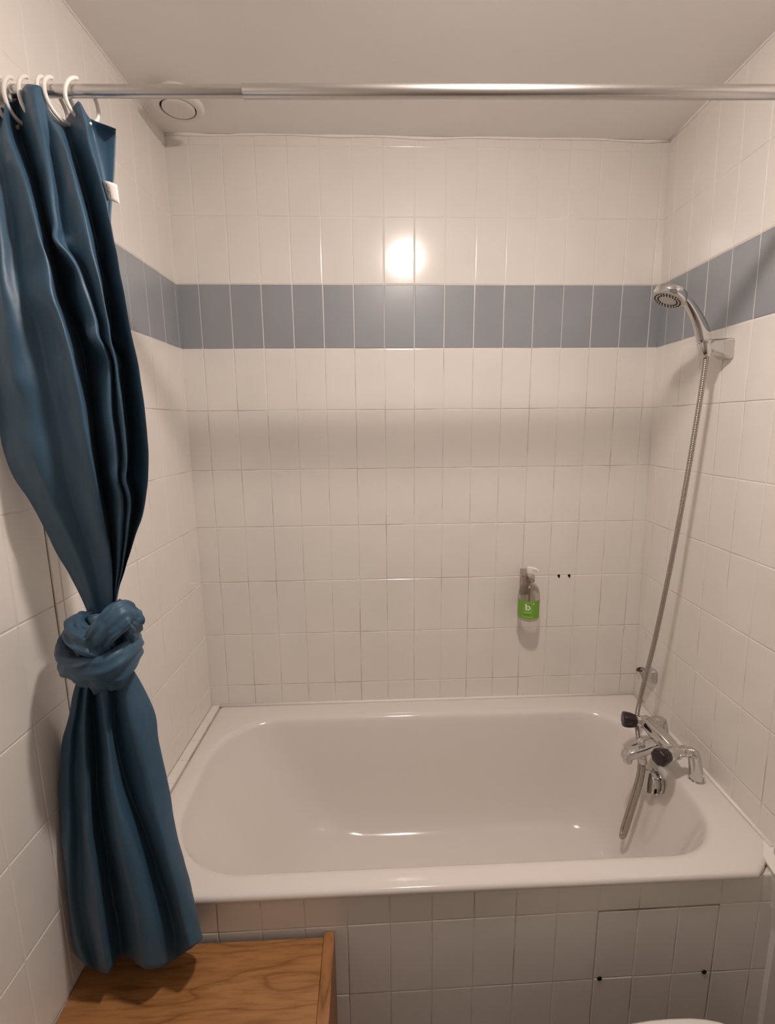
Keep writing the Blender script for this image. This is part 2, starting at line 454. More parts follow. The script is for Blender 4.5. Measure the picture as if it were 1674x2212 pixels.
# ------------------------------------------------------------------ curtain rod
rod = empty('curtain_rod', (.6, -.71, 2.193), 'silver telescopic shower rod running from wall to wall above the bath', 'rod')
def rz(x): return 2.1843+.0143*(x+.0924)
xa, xb, xj = XL(-.71, 2.18)+.0, XR(-.71, 2.2), .3272
bm = bmesh.new(); sweep(bm, [(xa+.003, -.71, rz(xa)), (xj+.15, -.71, rz(xj+.15))], .0101, 32); auto_smooth(link('inner_tube', bm, SATIN, rod))
bm = bmesh.new(); lathe(bm, (xj, -.71, rz(xj)), (1, 0, .0143), [(0, .0103), (0, .0112), (.0008, .0117), (xb-xj-.02, .0117), (xb-xj-.02, .0)], 40, cap=False); auto_smooth(link('outer_tube', bm, SATIN, rod))
for (x, d) in ((xa, 1), (xb, -1)):
    bm = bmesh.new(); lathe(bm, (x+d*.001, -.71, rz(x)), (d, 0, 0), [(0, .018), (.006, .018), (.009, .015), (.022, .0145), (.024, .012), (.024, 0)], 28)
    auto_smooth(link('end_cap', bm, WHITEP, rod))

# ------------------------------------------------------------------ curtain rings
RINGS = [  # top, bottom, half width (along x, y), label
 ((-.0855, 2.2035), (-.0770, 2.1290), (.007, .021), 'white curtain ring beside the left wall, leftmost on the rod'),
 ((-.0660, 2.2030), (-.0600, 2.1330), (.008, .021), 'second white curtain ring from the left wall'),
 ((-.0400, 2.2045), (-.0330, 2.1330), (.010, .021), 'white ring half hidden behind the tallest blue curtain fold'),
 ((-.0130, 2.2045), (.0050, 2.1340), (.009, .022), 'slanting white ring, first one right of the tallest curtain fold'),
 ((.0020, 2.2040), (.0170, 2.1340), (.012, .022), 'slanting white ring, second one right of the tallest curtain fold'),
 ((.0455, 2.2040), (.0480, 2.1370), (.017, .020), 'open white ring farthest right, over the end flap of the curtain'),
]
for k, (t, b, hw, lab) in enumerate(RINGS):
    bm = bmesh.new()
    c = Vector(((t[0]+b[0])/2, -.712, (t[1]+b[1])/2)); vz = Vector(((t[0]-b[0])/2, 0, (t[1]-b[1])/2)); vh = Vector((hw[0], hw[1], 0))
    pts = []
    for i in range(44):
        a = math.radians(95)+2*PI*i/48
        w = 1-.10*math.sin(a)  # pear shape, wider at the bottom
        pts.append(c+vz*math.sin(a)+vh*math.cos(a)*w)
    sweep(bm, pts, .0034, 10)
    tag(link('curtain_ring', bm, WHITEP, smooth=True), lab, 'curtain ring', 'curtain rings on the shower rod')
# ------------------------------------------------------------------ curtain shape: fold lines in metres
UP = [[[-0.1419, -0.715, 2.1516], [-0.1345, -0.7508, 2.0885], [-0.125, -0.7752, 2.0068], [-0.1176, -0.7966, 1.9278], [-0.1126, -0.8125, 1.8516], [-0.1126, -0.8225, 1.7768], [-0.1096, -0.8266, 1.7021], [-0.1013, -0.8287, 1.6257], [-0.0852, -0.8283, 1.5468], [-0.0591, -0.8171, 1.4629], [-0.0371, -0.8026, 1.373], [-0.0166, -0.7901, 1.287], [-0.0, -0.7904, 1.2304]], [[-0.1007, -0.735, 2.1492], [-0.0925, -0.77, 2.0791], [-0.0706, -0.8, 1.9964], [-0.0535, -0.823, 1.9186], [-0.0441, -0.84, 1.8441], [-0.0365, -0.85, 1.7714], [-0.0336, -0.853, 1.699], [-0.0246, -0.854, 1.6246], [-0.0167, -0.853, 1.5478], [-0.0056, -0.838, 1.4657], [0.004, -0.818, 1.3764], [0.0091, -0.8, 1.29], [0.0148, -0.797, 1.2328]], [[-0.1059, -0.7, 2.162], [-0.0793, -0.756, 2.0865], [-0.0604, -0.782, 2.0044], [-0.0427, -0.8038, 1.9256], [-0.028, -0.82, 1.8497], [-0.0106, -0.83, 1.7753], [0.0001, -0.8338, 1.7009], [0.0105, -0.8356, 1.6247], [0.0151, -0.835, 1.5461], [0.017, -0.8228, 1.4627], [0.0222, -0.8068, 1.3729], [0.0212, -0.7928, 1.287], [0.0212, -0.7922, 1.2306]], [[-0.0711, -0.735, 2.1525], [-0.0466, -0.7752, 2.0769], [-0.0084, -0.8067, 1.994], [0.0156, -0.8302, 1.9164], [0.0321, -0.8475, 1.8422], [0.0487, -0.8575, 1.7699], [0.062, -0.8602, 1.6978], [0.0707, -0.8609, 1.6237], [0.0741, -0.8598, 1.5472], [0.0696, -0.8437, 1.4654], [0.0632, -0.8222, 1.3763], [0.0516, -0.8027, 1.2899], [0.0387, -0.7988, 1.2329]], [[-0.0737, -0.7, 2.1755], [-0.074, -0.7, 2.1155], [-0.0538, -0.71, 2.0362], [-0.0343, -0.727, 1.9534], [-0.017, -0.74, 1.8721], [0.0059, -0.75, 1.7909], [0.0241, -0.757, 1.709], [0.0315, -0.762, 1.6258], [0.0318, -0.763, 1.5404], [0.0344, -0.762, 1.4519], [0.0359, -0.762, 1.3605], [0.0333, -0.764, 1.2762], [0.0259, -0.773, 1.2222]], [[-0.0297, -0.738, 2.177], [-0.0047, -0.7665, 2.082], [0.0173, -0.7955, 1.9992], [0.0341, -0.8182, 1.9209], [0.0673, -0.835, 1.8457], [0.0923, -0.845, 1.7723], [0.1015, -0.8482, 1.6989], [0.0992, -0.8494, 1.6237], [0.1019, -0.8485, 1.546], [0.0932, -0.8342, 1.4634], [0.0735, -0.8152, 1.3742], [0.0543, -0.7982, 1.2882], [0.0399, -0.7958, 1.2316]], [[-0.0155, -0.745, 2.1743], [0.0077, -0.7682, 2.0812], [0.0275, -0.7977, 1.9983], [0.0443, -0.8206, 1.9201], [0.0789, -0.8375, 1.8451], [0.101, -0.8475, 1.7718], [0.111, -0.8506, 1.6986], [0.111, -0.8517, 1.6236], [0.1123, -0.8508, 1.5461], [0.1021, -0.8361, 1.4636], [0.0792, -0.8166, 1.3745], [0.0557, -0.7991, 1.2885], [0.0407, -0.7964, 1.2319]], [[-0.0087, -0.735, 2.177], [0.0102, -0.7525, 2.0894], [0.0267, -0.7775, 2.0072], [0.0419, -0.799, 1.9279], [0.0759, -0.815, 1.8513], [0.094, -0.825, 1.7762], [0.1047, -0.829, 1.7009], [0.1068, -0.831, 1.624], [0.1077, -0.8305, 1.5446], [0.0984, -0.819, 1.4607], [0.0761, -0.804, 1.3711], [0.0522, -0.791, 1.2856], [0.0383, -0.791, 1.2296]], [[-0.0064, -0.715, 2.142], [0.0383, -0.7717, 2.0798], [0.0678, -0.8023, 1.9966], [0.0916, -0.8254, 1.9186], [0.1093, -0.8425, 1.8437], [0.1175, -0.8525, 1.7708], [0.1245, -0.8554, 1.698], [0.13, -0.8563, 1.6233], [0.1284, -0.8553, 1.5462], [0.116, -0.8399, 1.464], [0.0882, -0.8194, 1.375], [0.0584, -0.8009, 1.2891], [0.0424, -0.7976, 1.2323]], [[0.0018, -0.69, 2.15], [0.0179, -0.707, 2.1131], [0.0388, -0.719, 2.0331], [0.0584, -0.7366, 1.9505], [0.0728, -0.75, 1.8695], [0.0822, -0.76, 1.7888], [0.0893, -0.7666, 1.7077], [0.0954, -0.7712, 1.6251], [0.0957, -0.772, 1.5403], [0.0884, -0.7696, 1.4524], [0.0652, -0.7676, 1.3614], [0.0415, -0.7676, 1.2774], [0.0307, -0.7754, 1.2231]], [[0.0505, -0.735, 2.1578], [0.0762, -0.763, 2.0848], [0.104, -0.791, 2.0019], [0.1243, -0.8134, 1.9232], [0.1402, -0.83, 1.8473], [0.1494, -0.84, 1.7732], [0.1587, -0.8434, 1.6991], [0.1628, -0.8448, 1.6233], [0.1597, -0.844, 1.545], [0.1379, -0.8304, 1.4621], [0.0938, -0.8124, 1.373], [0.0568, -0.7964, 1.2875], [0.0412, -0.7946, 1.2311]], [[0.0548, -0.71, 2.1456], [0.0542, -0.7035, 2.1153], [0.0691, -0.7145, 2.0353], [0.0821, -0.7318, 1.9524], [0.094, -0.745, 1.8709], [0.1028, -0.755, 1.7898], [0.1126, -0.7618, 1.7081], [0.1167, -0.7666, 1.625], [0.1157, -0.7675, 1.5397], [0.0995, -0.7658, 1.4515], [0.0655, -0.7648, 1.3606], [0.0387, -0.7658, 1.2768], [0.029, -0.7742, 1.2227]], [[0.0973, -0.71, 2.1301], [0.0885, -0.6965, 2.1194], [0.0829, -0.7055, 2.0394], [0.08, -0.7222, 1.9559], [0.0769, -0.735, 1.8737], [0.0857, -0.745, 1.7918], [0.0949, -0.7522, 1.7092], [0.1007, -0.7574, 1.6253], [0.1013, -0.7585, 1.5392], [0.0872, -0.7582, 1.4504], [0.0592, -0.7592, 1.3593], [0.0359, -0.7622, 1.2755], [0.0272, -0.7718, 1.2217]]]
SK = [[[-0.0182, -0.7918, 1.1595], [-0.0451, -0.7914, 1.1062], [-0.0594, -0.7968, 1.0501], [-0.0774, -0.8036, 0.9946], [-0.09, -0.8128, 0.8989], [-0.0993, -0.822, 0.8014], [-0.107, -0.83, 0.7008], [-0.1037, -0.837, 0.5962], [-0.0873, -0.84, 0.532]], [[-0.0081, -0.8006, 1.1637], [-0.0309, -0.8013, 1.1114], [-0.0403, -0.8111, 1.0585], [-0.0513, -0.8212, 1.006], [-0.0593, -0.8326, 0.9139], [-0.0621, -0.844, 0.8205], [-0.0675, -0.852, 0.7225], [-0.0666, -0.859, 0.6207], [-0.0531, -0.862, 0.5263]], [[-0.0073, -0.795, 1.1608], [-0.0278, -0.795, 1.1077], [-0.0374, -0.802, 1.0526], [-0.0455, -0.81, 0.9979], [-0.0501, -0.82, 0.9031], [-0.0504, -0.83, 0.8066], [-0.0539, -0.838, 0.7066], [-0.0491, -0.845, 0.6027], [-0.0411, -0.848, 0.494]], [[0.0055, -0.8094, 1.1678], [-0.0107, -0.8112, 1.1164], [-0.0137, -0.8254, 1.0667], [-0.0137, -0.8388, 1.0171], [-0.0121, -0.8524, 0.9283], [-0.0079, -0.866, 0.8388], [-0.0021, -0.874, 0.7427], [0.0038, -0.881, 0.6433], [0.0083, -0.884, 0.5382]], [[-0.007, -0.7822, 1.1543], [-0.0233, -0.7806, 1.0993], [-0.0262, -0.7812, 1.0389], [-0.0284, -0.7844, 0.9791], [-0.0296, -0.7912, 0.8784], [-0.0243, -0.798, 0.775], [-0.0154, -0.806, 0.67], [-0.0061, -0.813, 0.5613], [-0.007, -0.816, 0.4912]], [[0.021, -0.811, 1.1682], [0.0148, -0.813, 1.1166], [0.0225, -0.828, 1.0671], [0.0304, -0.842, 1.0176], [0.0376, -0.856, 0.9291], [0.0491, -0.87, 0.8399], [0.0615, -0.878, 0.7437], [0.0734, -0.885, 0.644], [0.0781, -0.888, 0.5482]], [[0.0266, -0.8062, 1.1655], [0.0256, -0.8076, 1.1132], [0.0292, -0.8202, 1.0619], [0.0343, -0.8324, 1.0107], [0.047, -0.8452, 0.9198], [0.0693, -0.858, 0.8275], [0.0883, -0.866, 0.7293], [0.1026, -0.873, 0.6278], [0.1064, -0.876, 0.5348]], [[0.0228, -0.7894, 1.1571], [0.0246, -0.7887, 1.1024], [0.0224, -0.7929, 1.0447], [0.023, -0.7988, 0.9874], [0.0408, -0.8074, 0.8888], [0.0727, -0.816, 0.7874], [0.0937, -0.824, 0.6836], [0.1156, -0.831, 0.576], [0.118, -0.834, 0.4996]], [[0.0479, -0.807, 1.1653], [0.0613, -0.8085, 1.1125], [0.0737, -0.8215, 1.0612], [0.0841, -0.834, 1.0099], [0.1023, -0.847, 0.9189], [0.1214, -0.86, 0.8269], [0.1401, -0.868, 0.7287], [0.155, -0.875, 0.6271], [0.1654, -0.878, 0.5723]], [[0.0595, -0.7934, 1.158], [0.0853, -0.7932, 1.103], [0.1061, -0.7994, 1.0459], [0.1114, -0.8068, 0.9897], [0.1249, -0.8164, 0.8926], [0.1368, -0.826, 0.7939], [0.1564, -0.834, 0.6911], [0.1703, -0.841, 0.5849], [0.1767, -0.844, 0.5547]], [[0.0459, -0.7758, 1.1495], [0.0681, -0.7734, 1.0923], [0.0813, -0.7708, 1.0285], [0.0833, -0.7716, 0.9658], [0.095, -0.7768, 0.8611], [0.105, -0.782, 0.7535], [0.1253, -0.79, 0.6452], [0.1386, -0.797, 0.5334], [0.147, -0.8, 0.5001]], [[0.0026, -0.771, 1.1483], [-0.0035, -0.768, 1.0915], [-0.0039, -0.763, 1.0265], [-0.0065, -0.762, 0.9624], [-0.0062, -0.766, 0.8566], [-0.004, -0.77, 0.7474], [0.0015, -0.778, 0.6389], [0.0085, -0.785, 0.5265], [0.008, -0.788, 0.4563]], [[-0.0216, -0.7758, 1.1515], [-0.0458, -0.7734, 1.096], [-0.0638, -0.7708, 1.0336], [-0.0846, -0.7716, 0.9722], [-0.0987, -0.7768, 0.8694], [-0.1084, -0.782, 0.7638], [-0.1147, -0.79, 0.658], [-0.1131, -0.797, 0.5482], [-0.0978, -0.8, 0.4809]]]
BANDS = [[[[-0.0325, -0.775, 1.2246], [-0.0415, -0.8, 1.1903], [-0.0137, -0.84, 1.1701], [0.0395, -0.868, 1.1725], [0.0763, -0.86, 1.1806], [0.0869, -0.83, 1.188], [0.0729, -0.79, 1.1918], [0.0266, -0.76, 1.1969]], 0.036, 0.018], [[[0.0504, -0.83, 1.1891], [0.0545, -0.868, 1.2201], [0.0341, -0.868, 1.2322], [0.0016, -0.845, 1.2394], [-0.0134, -0.81, 1.2465], [0.0009, -0.785, 1.2518]], 0.024, 0.014], [[[0.0251, -0.84, 1.2012], [0.058, -0.872, 1.2395], [0.0804, -0.87, 1.2641], [0.0951, -0.855, 1.2749], [0.0992, -0.835, 1.2541], [0.0863, -0.815, 1.2182], [0.0563, -0.79, 1.1856]], 0.027, 0.014], [[[0.0655, -0.8, 1.2794], [0.0946, -0.83, 1.2738], [0.1106, -0.84, 1.2532], [0.0988, -0.83, 1.231]], 0.016, 0.006], [[[0.0164, -0.79, 1.2411], [0.0233, -0.8, 1.2245], [0.0297, -0.81, 1.1958], [0.0305, -0.81, 1.1626], [0.0232, -0.8, 1.1266]], 0.044, 0.036]]
TAG = [[0.0963, -0.775, 2.0153], [0.1262, -0.785, 2.0055], [0.1313, -0.79, 1.9724], [0.1045, -0.78, 1.9827]]
LAMP_COL = (1.0, .866, .79); LAMP_STR = 560.0; EXPO = 0.0
# ------------------------------------------------------------------ shower curtain, tied in a knot
cur = empty('shower_curtain', (.03, -.79, .5), 'blue shower curtain hanging on the left, tied in a big knot', 'curtain')
def wallclamp(p):
    p = Vector(p); p.x = max(p.x, XL(p.y, p.z)+.006); return p
PINCH = [(.049, 1.888, .020, .022, .012), (.090, 1.742, .018, .020, .012), (.010, 1.80, .03, .03, .006), (-.02, 1.66, .03, .035, .006), (.115, 1.50, .02, .03, .007)]   # x, z, widths, depth of pinched creases
def sheet(bm, tracks, su, sv, closed=False, wrinkle=.0):
    cols = [catmull([wallclamp(p) for p in t], sv) for t in tracks]
    rows = []
    for k in range(len(cols[0])):
        pts = [c[k] for c in cols]; cm = catmull(pts, su, closed); n = len(pts)
        for i in range(len(cm)):          # pull the curve towards the straight facets: crisper fold edges
            a = i//su; b = min(a+1, n-1) if not closed else (a+1) % n
            cm[i] = cm[i].lerp(pts[a if a < n else n-1].lerp(pts[b], (i % su)/su), .45)
        rows.append(cm)
    V = []
    for r in rows:
        rr = []
        for p in r:
            d = wrinkle*(noise.noise(Vector((p.x*22, p.y*10, p.z*7)))+.5*noise.noise(Vector((p.x*60, p.y*30, p.z*22+3))))
            d += 1.5*wrinkle*noise.noise(Vector((p.x*17+p.z*5, p.y*6, p.z*5.5+9)))
            if not closed:
                for (px, pz, sx, sz, am) in PINCH:
                    a, b = (p.x-px)/sx, (p.z-pz+.35*(p.x-px))/sz
                    if abs(a) < 3 and abs(b) < 4: d += -am*1.9*b*math.exp(-a*a-b*b) if b > 0 else -am*1.2*b*math.exp(-a*a*.7-b*b*.35)
            q = wallclamp(p+Vector((d*.4, d, 0)))
            rr.append(bm.verts.new(q))
        V.append(rr)
    n = len(V[0])
    for a, b in zip(V, V[1:]):
        for i in range(n if closed else n-1):
            j = (i+1) % n
            bm.faces.new((a[i], b[i], b[j], a[j]))
    return V
def cloth_mod(o):
    s = o.modifiers.new('thickness', 'SOLIDIFY'); s.thickness = .0009; s.offset = 0
bm = bmesh.new(); sheet(bm, UP, 9, 16, wrinkle=.0028); dr = link('drape', bm, CLOTH, cur, smooth=True); cloth_mod(dr)
bm = bmesh.new(); sheet(bm, SK, 8, 8, closed=True, wrinkle=.0025); sk = link('tied_tail', bm, CLOTH, cur, smooth=True); cloth_mod(sk)
KC = Vector((.0277, -.800, 1.2006))
def band(bm, pts, w, t, core=False):
    path = catmull(pts, 10); N = len(path); n = 40; rings = []
    for i, p in enumerate(path):
        T = (path[min(i+1, N-1)]-path[max(i-1, 0)]).normalized()
        o = (p-KC); o = (o-T*o.dot(T))
        if core or o.length < .004: o = Vector((0, -1, 0)); o = o-T*o.dot(T)
        o.normalize(); B = T.cross(o)
        s = i/(N-1); taper = .55+.45*math.sin(PI*min(1, max(0, s*1.1)))**.6 if not core else 1
        r = []
        for k in range(n):
            a = 2*PI*k/n; c, q = math.cos(a), math.sin(a)
            fold = 1+(.17*math.sin(c*7+s*5+w*200)+.10*math.sin(c*15-s*9+t*300))*(q > -.3)
            d = .0055*noise.noise(Vector((p.x*55+c*2, p.z*55+q*2, s*5)))+.002*noise.noise(Vector((p.x*150, p.z*150, c*4)))
            r.append(bm.verts.new(p+B*(w*taper*math.copysign(abs(c)**.85, c))+o*(t*q*fold*taper+d)))
        rings.append(r)
    for a, b in zip(rings, rings[1:]):
        for k in range(n):
            j = (k+1) % n; bm.faces.new((a[k], a[j], b[j], b[k]))
    bm.faces.new(list(reversed(rings[0]))); bm.faces.new(rings[-1])
bm = bmesh.new()
for i, (pts, w, t) in enumerate(BANDS): band(bm, pts, w, t, core=(i == 4))
bmesh.ops.recalc_face_normals(bm, faces=bm.faces)
kn = link('knot', bm, CLOTH, cur, smooth=True)
# care label, a bent white tape sewn to the side hem, with two lines of tiny print
bm = bmesh.new()
A, B, C, D = [Vector(p) for p in TAG]
def TG(s, t): 
    p = (A*(1-s)+B*s)*(1-t)+(D*(1-s)+C*s)*t
    return p+Vector((0, -.006*math.sin(s*PI)-.004*t*s, 0))
g = [[bm.verts.new(TG(i/10, j/6)) for i in range(11)] for j in range(7)]
for j in range(6):
    for i in range(10): bm.faces.new((g[j][i], g[j+1][i], g[j+1][i+1], g[j][i+1]))
lab = link('care_label', bm, WHITEP, cur, smooth=True); s = lab.modifiers.new('thickness', 'SOLIDIFY'); s.thickness = .0005
lab['label'] = 'small white care label on the side hem'
bm = bmesh.new()
INK = mat('label_ink', (.16, .14, .14), .7)
for col, (s0, ts) in enumerate(((.36, [(.18, .30), (.34, .40), (.44, .60), (.64, .70)]), (.50, [(.30, .38), (.42, .46), (.50, .66), (.70, .80)]))):
    for (t0, t1) in ts:
        q = [TG(s0, t0), TG(s0+.05, t0), TG(s0+.05, t1), TG(s0, t1)]
        bm.faces.new([bm.verts.new(p+Vector((0, -.0006, 0))) for p in q])
link('label_print', bm, INK, lab)

# ------------------------------------------------------------------ shower bracket, lower bracket
def rsec(c, ax, u, v, hu, hv, r):
    """rounded-rectangle section at c spanned by u, v"""
    return [Vector(c)+Vector(u)*p[0]+Vector(v)*p[1] for p in rrect(0, 0, hu, hv, r, 5)]
def bracket(name, wy, wz, label, s=1.0, tilt=.0, L=.066):
    x0 = XR(wy, wz)-.0005
    e = empty(name, (x0, wy, wz), label, 'shower bracket')
    bm = bmesh.new()
    secs = []
    for (d, hy, hz, dz) in ((0, .021, .0255, 0), (.004, .0225, .027, 0), (.012, .0225, .0265, .0005), (.030, .0205, .0215, .003), (.050, .0185, .0170, .005), (L-.003, .0172, .0145, .006), (L, .0155, .0128, .006)):
        secs.append(rsec((x0-d*s, wy, wz+(dz+tilt*d)*s), 0, (0, 1, 0), (0, 0, 1), hy*s, hz*s, .007*s))
    loft(bm, secs); bmesh.ops.recalc_face_normals(bm, faces=bm.faces)
    auto_smooth(link('bracket_body', bm, CHROME, e), 50)
    return e, x0
br, bx0 = bracket('shower_holder', -.372, 1.798, 'chrome wall holder that carries the hand shower near the blue band', 1.0, .06, .072)
hd = Vector((-.26, .0, .966)).normalized()
hc = Vector((1.447, -.374, 1.800))
bm = bmesh.new(); lathe(bm, hc-hd*.017, hd, [(0, .0142), (.002, .0158), (.032, .0172), (.034, .0165), (.034, .0142), (.004, .0125), (.004, .0)], 32, cap=False)
auto_smooth(link('holder_cup', bm, CHROME, br))
bm = bmesh.new(); lathe(bm, (1.478, -.374, 1.8135), (.10, -.05, 1), [(0, .0), (.0012, .0), (.009, .0092), (.0105, .008), (.0105, 0)], 24)
auto_smooth(link('holder_screw_cap', bm, KNOBM, br))
lb, lx0 = bracket('lower_shower_holder', -.130, .716, 'empty chrome wall holder low behind the hose, above the bath', .92, L=.050)
bm = bmesh.new(); hc2 = Vector((lx0-.046, -.131, .7225)); d2 = Vector((-.30, 0, .95)).normalized()
lathe(bm, hc2-d2*.016, d2, [(0, .0145), (.002, .0165), (.032, .0185), (.034, .0175), (.034, .0145), (.004, .0125), (.004, .0)], 32, cap=False)
auto_smooth(link('holder_cup', bm, CHROME, lb))
bm = bmesh.new(); lathe(bm, hc2+d2*.0021-d2*.014, d2, [(0, .0124), (.001, .0124), (.001, 0)], 24); link('cup_hole', bm, DARK, lb)

# ------------------------------------------------------------------ hand shower
hs = empty('hand_shower', (1.447, -.374, 1.79), 'chrome hand shower head tilted over the bath in its wall holder', 'hand shower')
fn = Vector((-.44, -.02, -.90)).normalized()      # spray direction
hcn = Vector((1.3270, -.385, 1.921))                # centre of the spray face
path = catmull([hc-hd*.022, hc+hd*.012, hc+hd*.030, (1.426, -.376, 1.860), (1.405, -.379, 1.891), (1.382, -.383, 1.915), (1.360, -.385, 1.930)], 6)
N = len(path)
rad = []
for i in range(N):
    s = i/(N-1)
    k = min(1, max(0, (s-.14)/.16)); k = k*k*(3-2*k)
    wide = .0122+k*(.0190-.0122)-max(0, s-.40)*.016
    rad.append((.0122+k*.0012-max(0, s-.5)*.003, wide))
bm = bmesh.new(); sweep(bm, path, rad, 24); auto_smooth(link('handle', bm, CHROME, hs), 45)
bm = bmesh.new(); p0 = hc+hd*.020
lathe(bm, p0-hd*.003, hd, [(0, .0128), (.001, .0142), (.005, .0142), (.006, .0128)], 28); auto_smooth(link('handle_collar', bm, SATIN, hs))
bm = bmesh.new()
lathe(bm, hcn, -fn, [(-.001, .037), (.0, .0405), (.002, .0425), (.019, .0418), (.0215, .0405), (.0228, .0375), (.0235, .020), (.0238, 0)], 48, cap=False)
auto_smooth(link('head_shell', bm, CHROME, hs), 50)
bm = bmesh.new(); lathe(bm, hcn+fn*-.0005, fn, [(0, .0400), (.002, .0390), (.0030, .036), (.0026, .020), (.0032, .018), (.0036, .011), (.0036, 0)], 48)
face = auto_smooth(link('spray_plate', bm, GREYP, hs)); face['label'] = 'grey round spray plate'
fu, fv, _ = frame(fn)
for (rr, cnt, ph) in ((.0320, 26, 0), (.0240, 20, .1)):
    bm0 = None
    for k in range(cnt):
        a = ph+2*PI*k/cnt
        q = hcn+fn*.0015+(fu*math.cos(a)+fv*math.sin(a))*rr
        if bm0 is None or True:
            bm = bmesh.new(); lathe(bm, q, fn, [(0, .0021), (.0022, .0019), (.003, .0012), (.003, 0)], 8)
            link('nozzle', bm, RUBBER, face)

# ------------------------------------------------------------------ bath mixer on the deck
mx = empty('bath_mixer', (1.46, -.385, .57), 'chrome deck bath tap with two dark plum handles at the right end', 'tap')
BX, BZ = 1.424, .653
bm = bmesh.new()
lathe(bm, (BX, -.296, BZ), (0, -1, 0), [(0, .0), (.0005, .016), (.003, .0195), (.03, .0220), (.058, .0240), (.086, .0245), (.114, .0240), (.142, .0220), (.171, .0195), (.1735, .016), (.174, 0)], 32)
body = auto_smooth(link('mixer_body', bm, CHROME, mx), 50)
for (py, by) in ((-.306, -.312), (-.466, -.458)):
    bm = bmesh.new()
    pth = catmull([(BX-.003, by, BZ+.005), (BX+.02, by, BZ+.005), (BX+.044, (by+py)/2, BZ+.005), (BX+.0495, py, BZ+.001), (BX+.053, py, BZ-.010), (BX+.066, py, .580), (BX+.0690, py, .5705)], 7)
    rr = []
    for i in range(len(pth)):
        s = i/(len(pth)-1); rr.append(.0138+.0075*max(0, (s-.45)/.55))
    sweep(bm, pth, rr, 24); leg = auto_smooth(link('pillar_leg', bm, CHROME, mx), 50)
    bm = bmesh.new(); lathe(bm, (BX+.021, by, BZ+.005), (1, 0, 0), [(0, .0145), (.001, .0162), (.010, .0162), (.011, .0145)], 28); auto_smooth(link('union_nut', bm, CHROME, leg))
    bm = bmesh.new(); lathe(bm, (BX+.068, py, .5698), (0, 0, 1), [(0, .0228), (.0015, .0228), (.003, .0215)], 28); auto_smooth(link('foot_ring', bm, CHROME, leg))
for (hy, dy) in ((-.313, .24), (-.457, -.40)):
    d = Vector((-1, dy, .06)).normalized(); o = Vector((BX, hy, BZ+.002))
    bm = bmesh.new(); lathe(bm, o, d, [(0, .0190), (.016, .0195), (.023, .0180), (.032, .0125), (.037, .0115)], 8); hdl = auto_smooth(link('handle_stem', bm, CHROME, mx), 20)
    bm = bmesh.new()
    u, v, dd = frame(d); rings = []
    for (h, r) in ((.031, .0110), (.034, .0165), (.041, .0205), (.052, .0230), (.064, .0240), (.071, .0235), (.0740, .0215), (.0752, .014)):
        rr = []
        for k in range(48):
            a = 2*PI*k/48; q = r*(1+.045*math.cos(8*a)*(r > .0145))
            rr.append(o+dd*h+(u*math.cos(a)+v*math.sin(a))*q)
        rings.append(rr)
    loft(bm, rings); bmesh.ops.recalc_face_normals(bm, faces=bm.faces)
    kb = auto_smooth(link('handle_knob', bm, KNOBM, hdl), 50); kb['label'] = 'dark plum fluted knob'
# spout with aerator, diverter, hose outlet
bm = bmesh.new()
secs = []
for (x, z, hy, hz) in ((BX-.008, .632, .020, .019), (BX-.030, .624, .0195, .019), (BX-.055, .614, .019, .0185), (BX-.085, .604, .0185, .018), (BX-.104, .599, .0175, .017), (BX-.110, .598, .0150, .0135)):
    secs.append(rsec((x, -.385, z), 0, (0, 1, 0), Vector((.30, 0, .95)).normalized(), hy, hz, .010))
loft(bm, secs); bmesh.ops.recalc_face_normals(bm, faces=bm.faces); sp = auto_smooth(link('spout', bm, CHROME, mx), 50)
bm = bmesh.new(); lathe(bm, (BX-.096, -.385, .594), (-.12, 0, -1), [(0, .0135), (.014, .0135), (.022, .0122), (.024, .0105), (.019, .009), (.019, 0)], 28); auto_smooth(link('aerator', bm, CHROME, sp))
bm = bmesh.new(); lathe(bm, (BX-.058, -.387, .624), (-.25, 0, 1), [(0, .006), (.010, .006), (.012, .0105), (.020, .0118), (.026, .0105), (.029, .006), (.029, 0)], 28); auto_smooth(link('diverter_knob', bm, CHROME, sp))
bm = bmesh.new(); lathe(bm, (BX-.052, -.385, .606), (.12, 0, -1), [(0, .010), (.020, .010), (.021, .0115), (.040, .0115), (.042, .0095)], 12); auto_smooth(link('hose_outlet', bm, CHROME, mx), 20)

# ------------------------------------------------------------------ shower hose (ribbed)
hp = catmull([(BX-.0465, -.385, .558), (BX-.046, -.385, .538), (1.372, -.386, .49), (1.357, -.388, .42), (1.345, -.389, .36), (1.337, -.387, .318), (1.3345, -.378, .297),
              (1.339, -.366, .291), (1.347, -.358, .312), (1.360, -.356, .37), (1.376, -.354, .44), (1.389, -.350, .51), (1.393, -.338, .570), (1.396, -.312, .615), (1.404, -.286, .655), (1.417, -.272, .700),
              (1.428, -.272, .78), (1.437, -.290, .92), (1.443, -.312, 1.10), (1.448, -.331, 1.28), (1.453, -.346, 1.46), (1.4545, -.360, 1.62), (1.4535, -.370, 1.72), (1.4525, -.3735, 1.775), (1.4505, -.374, 1.786)], 24)
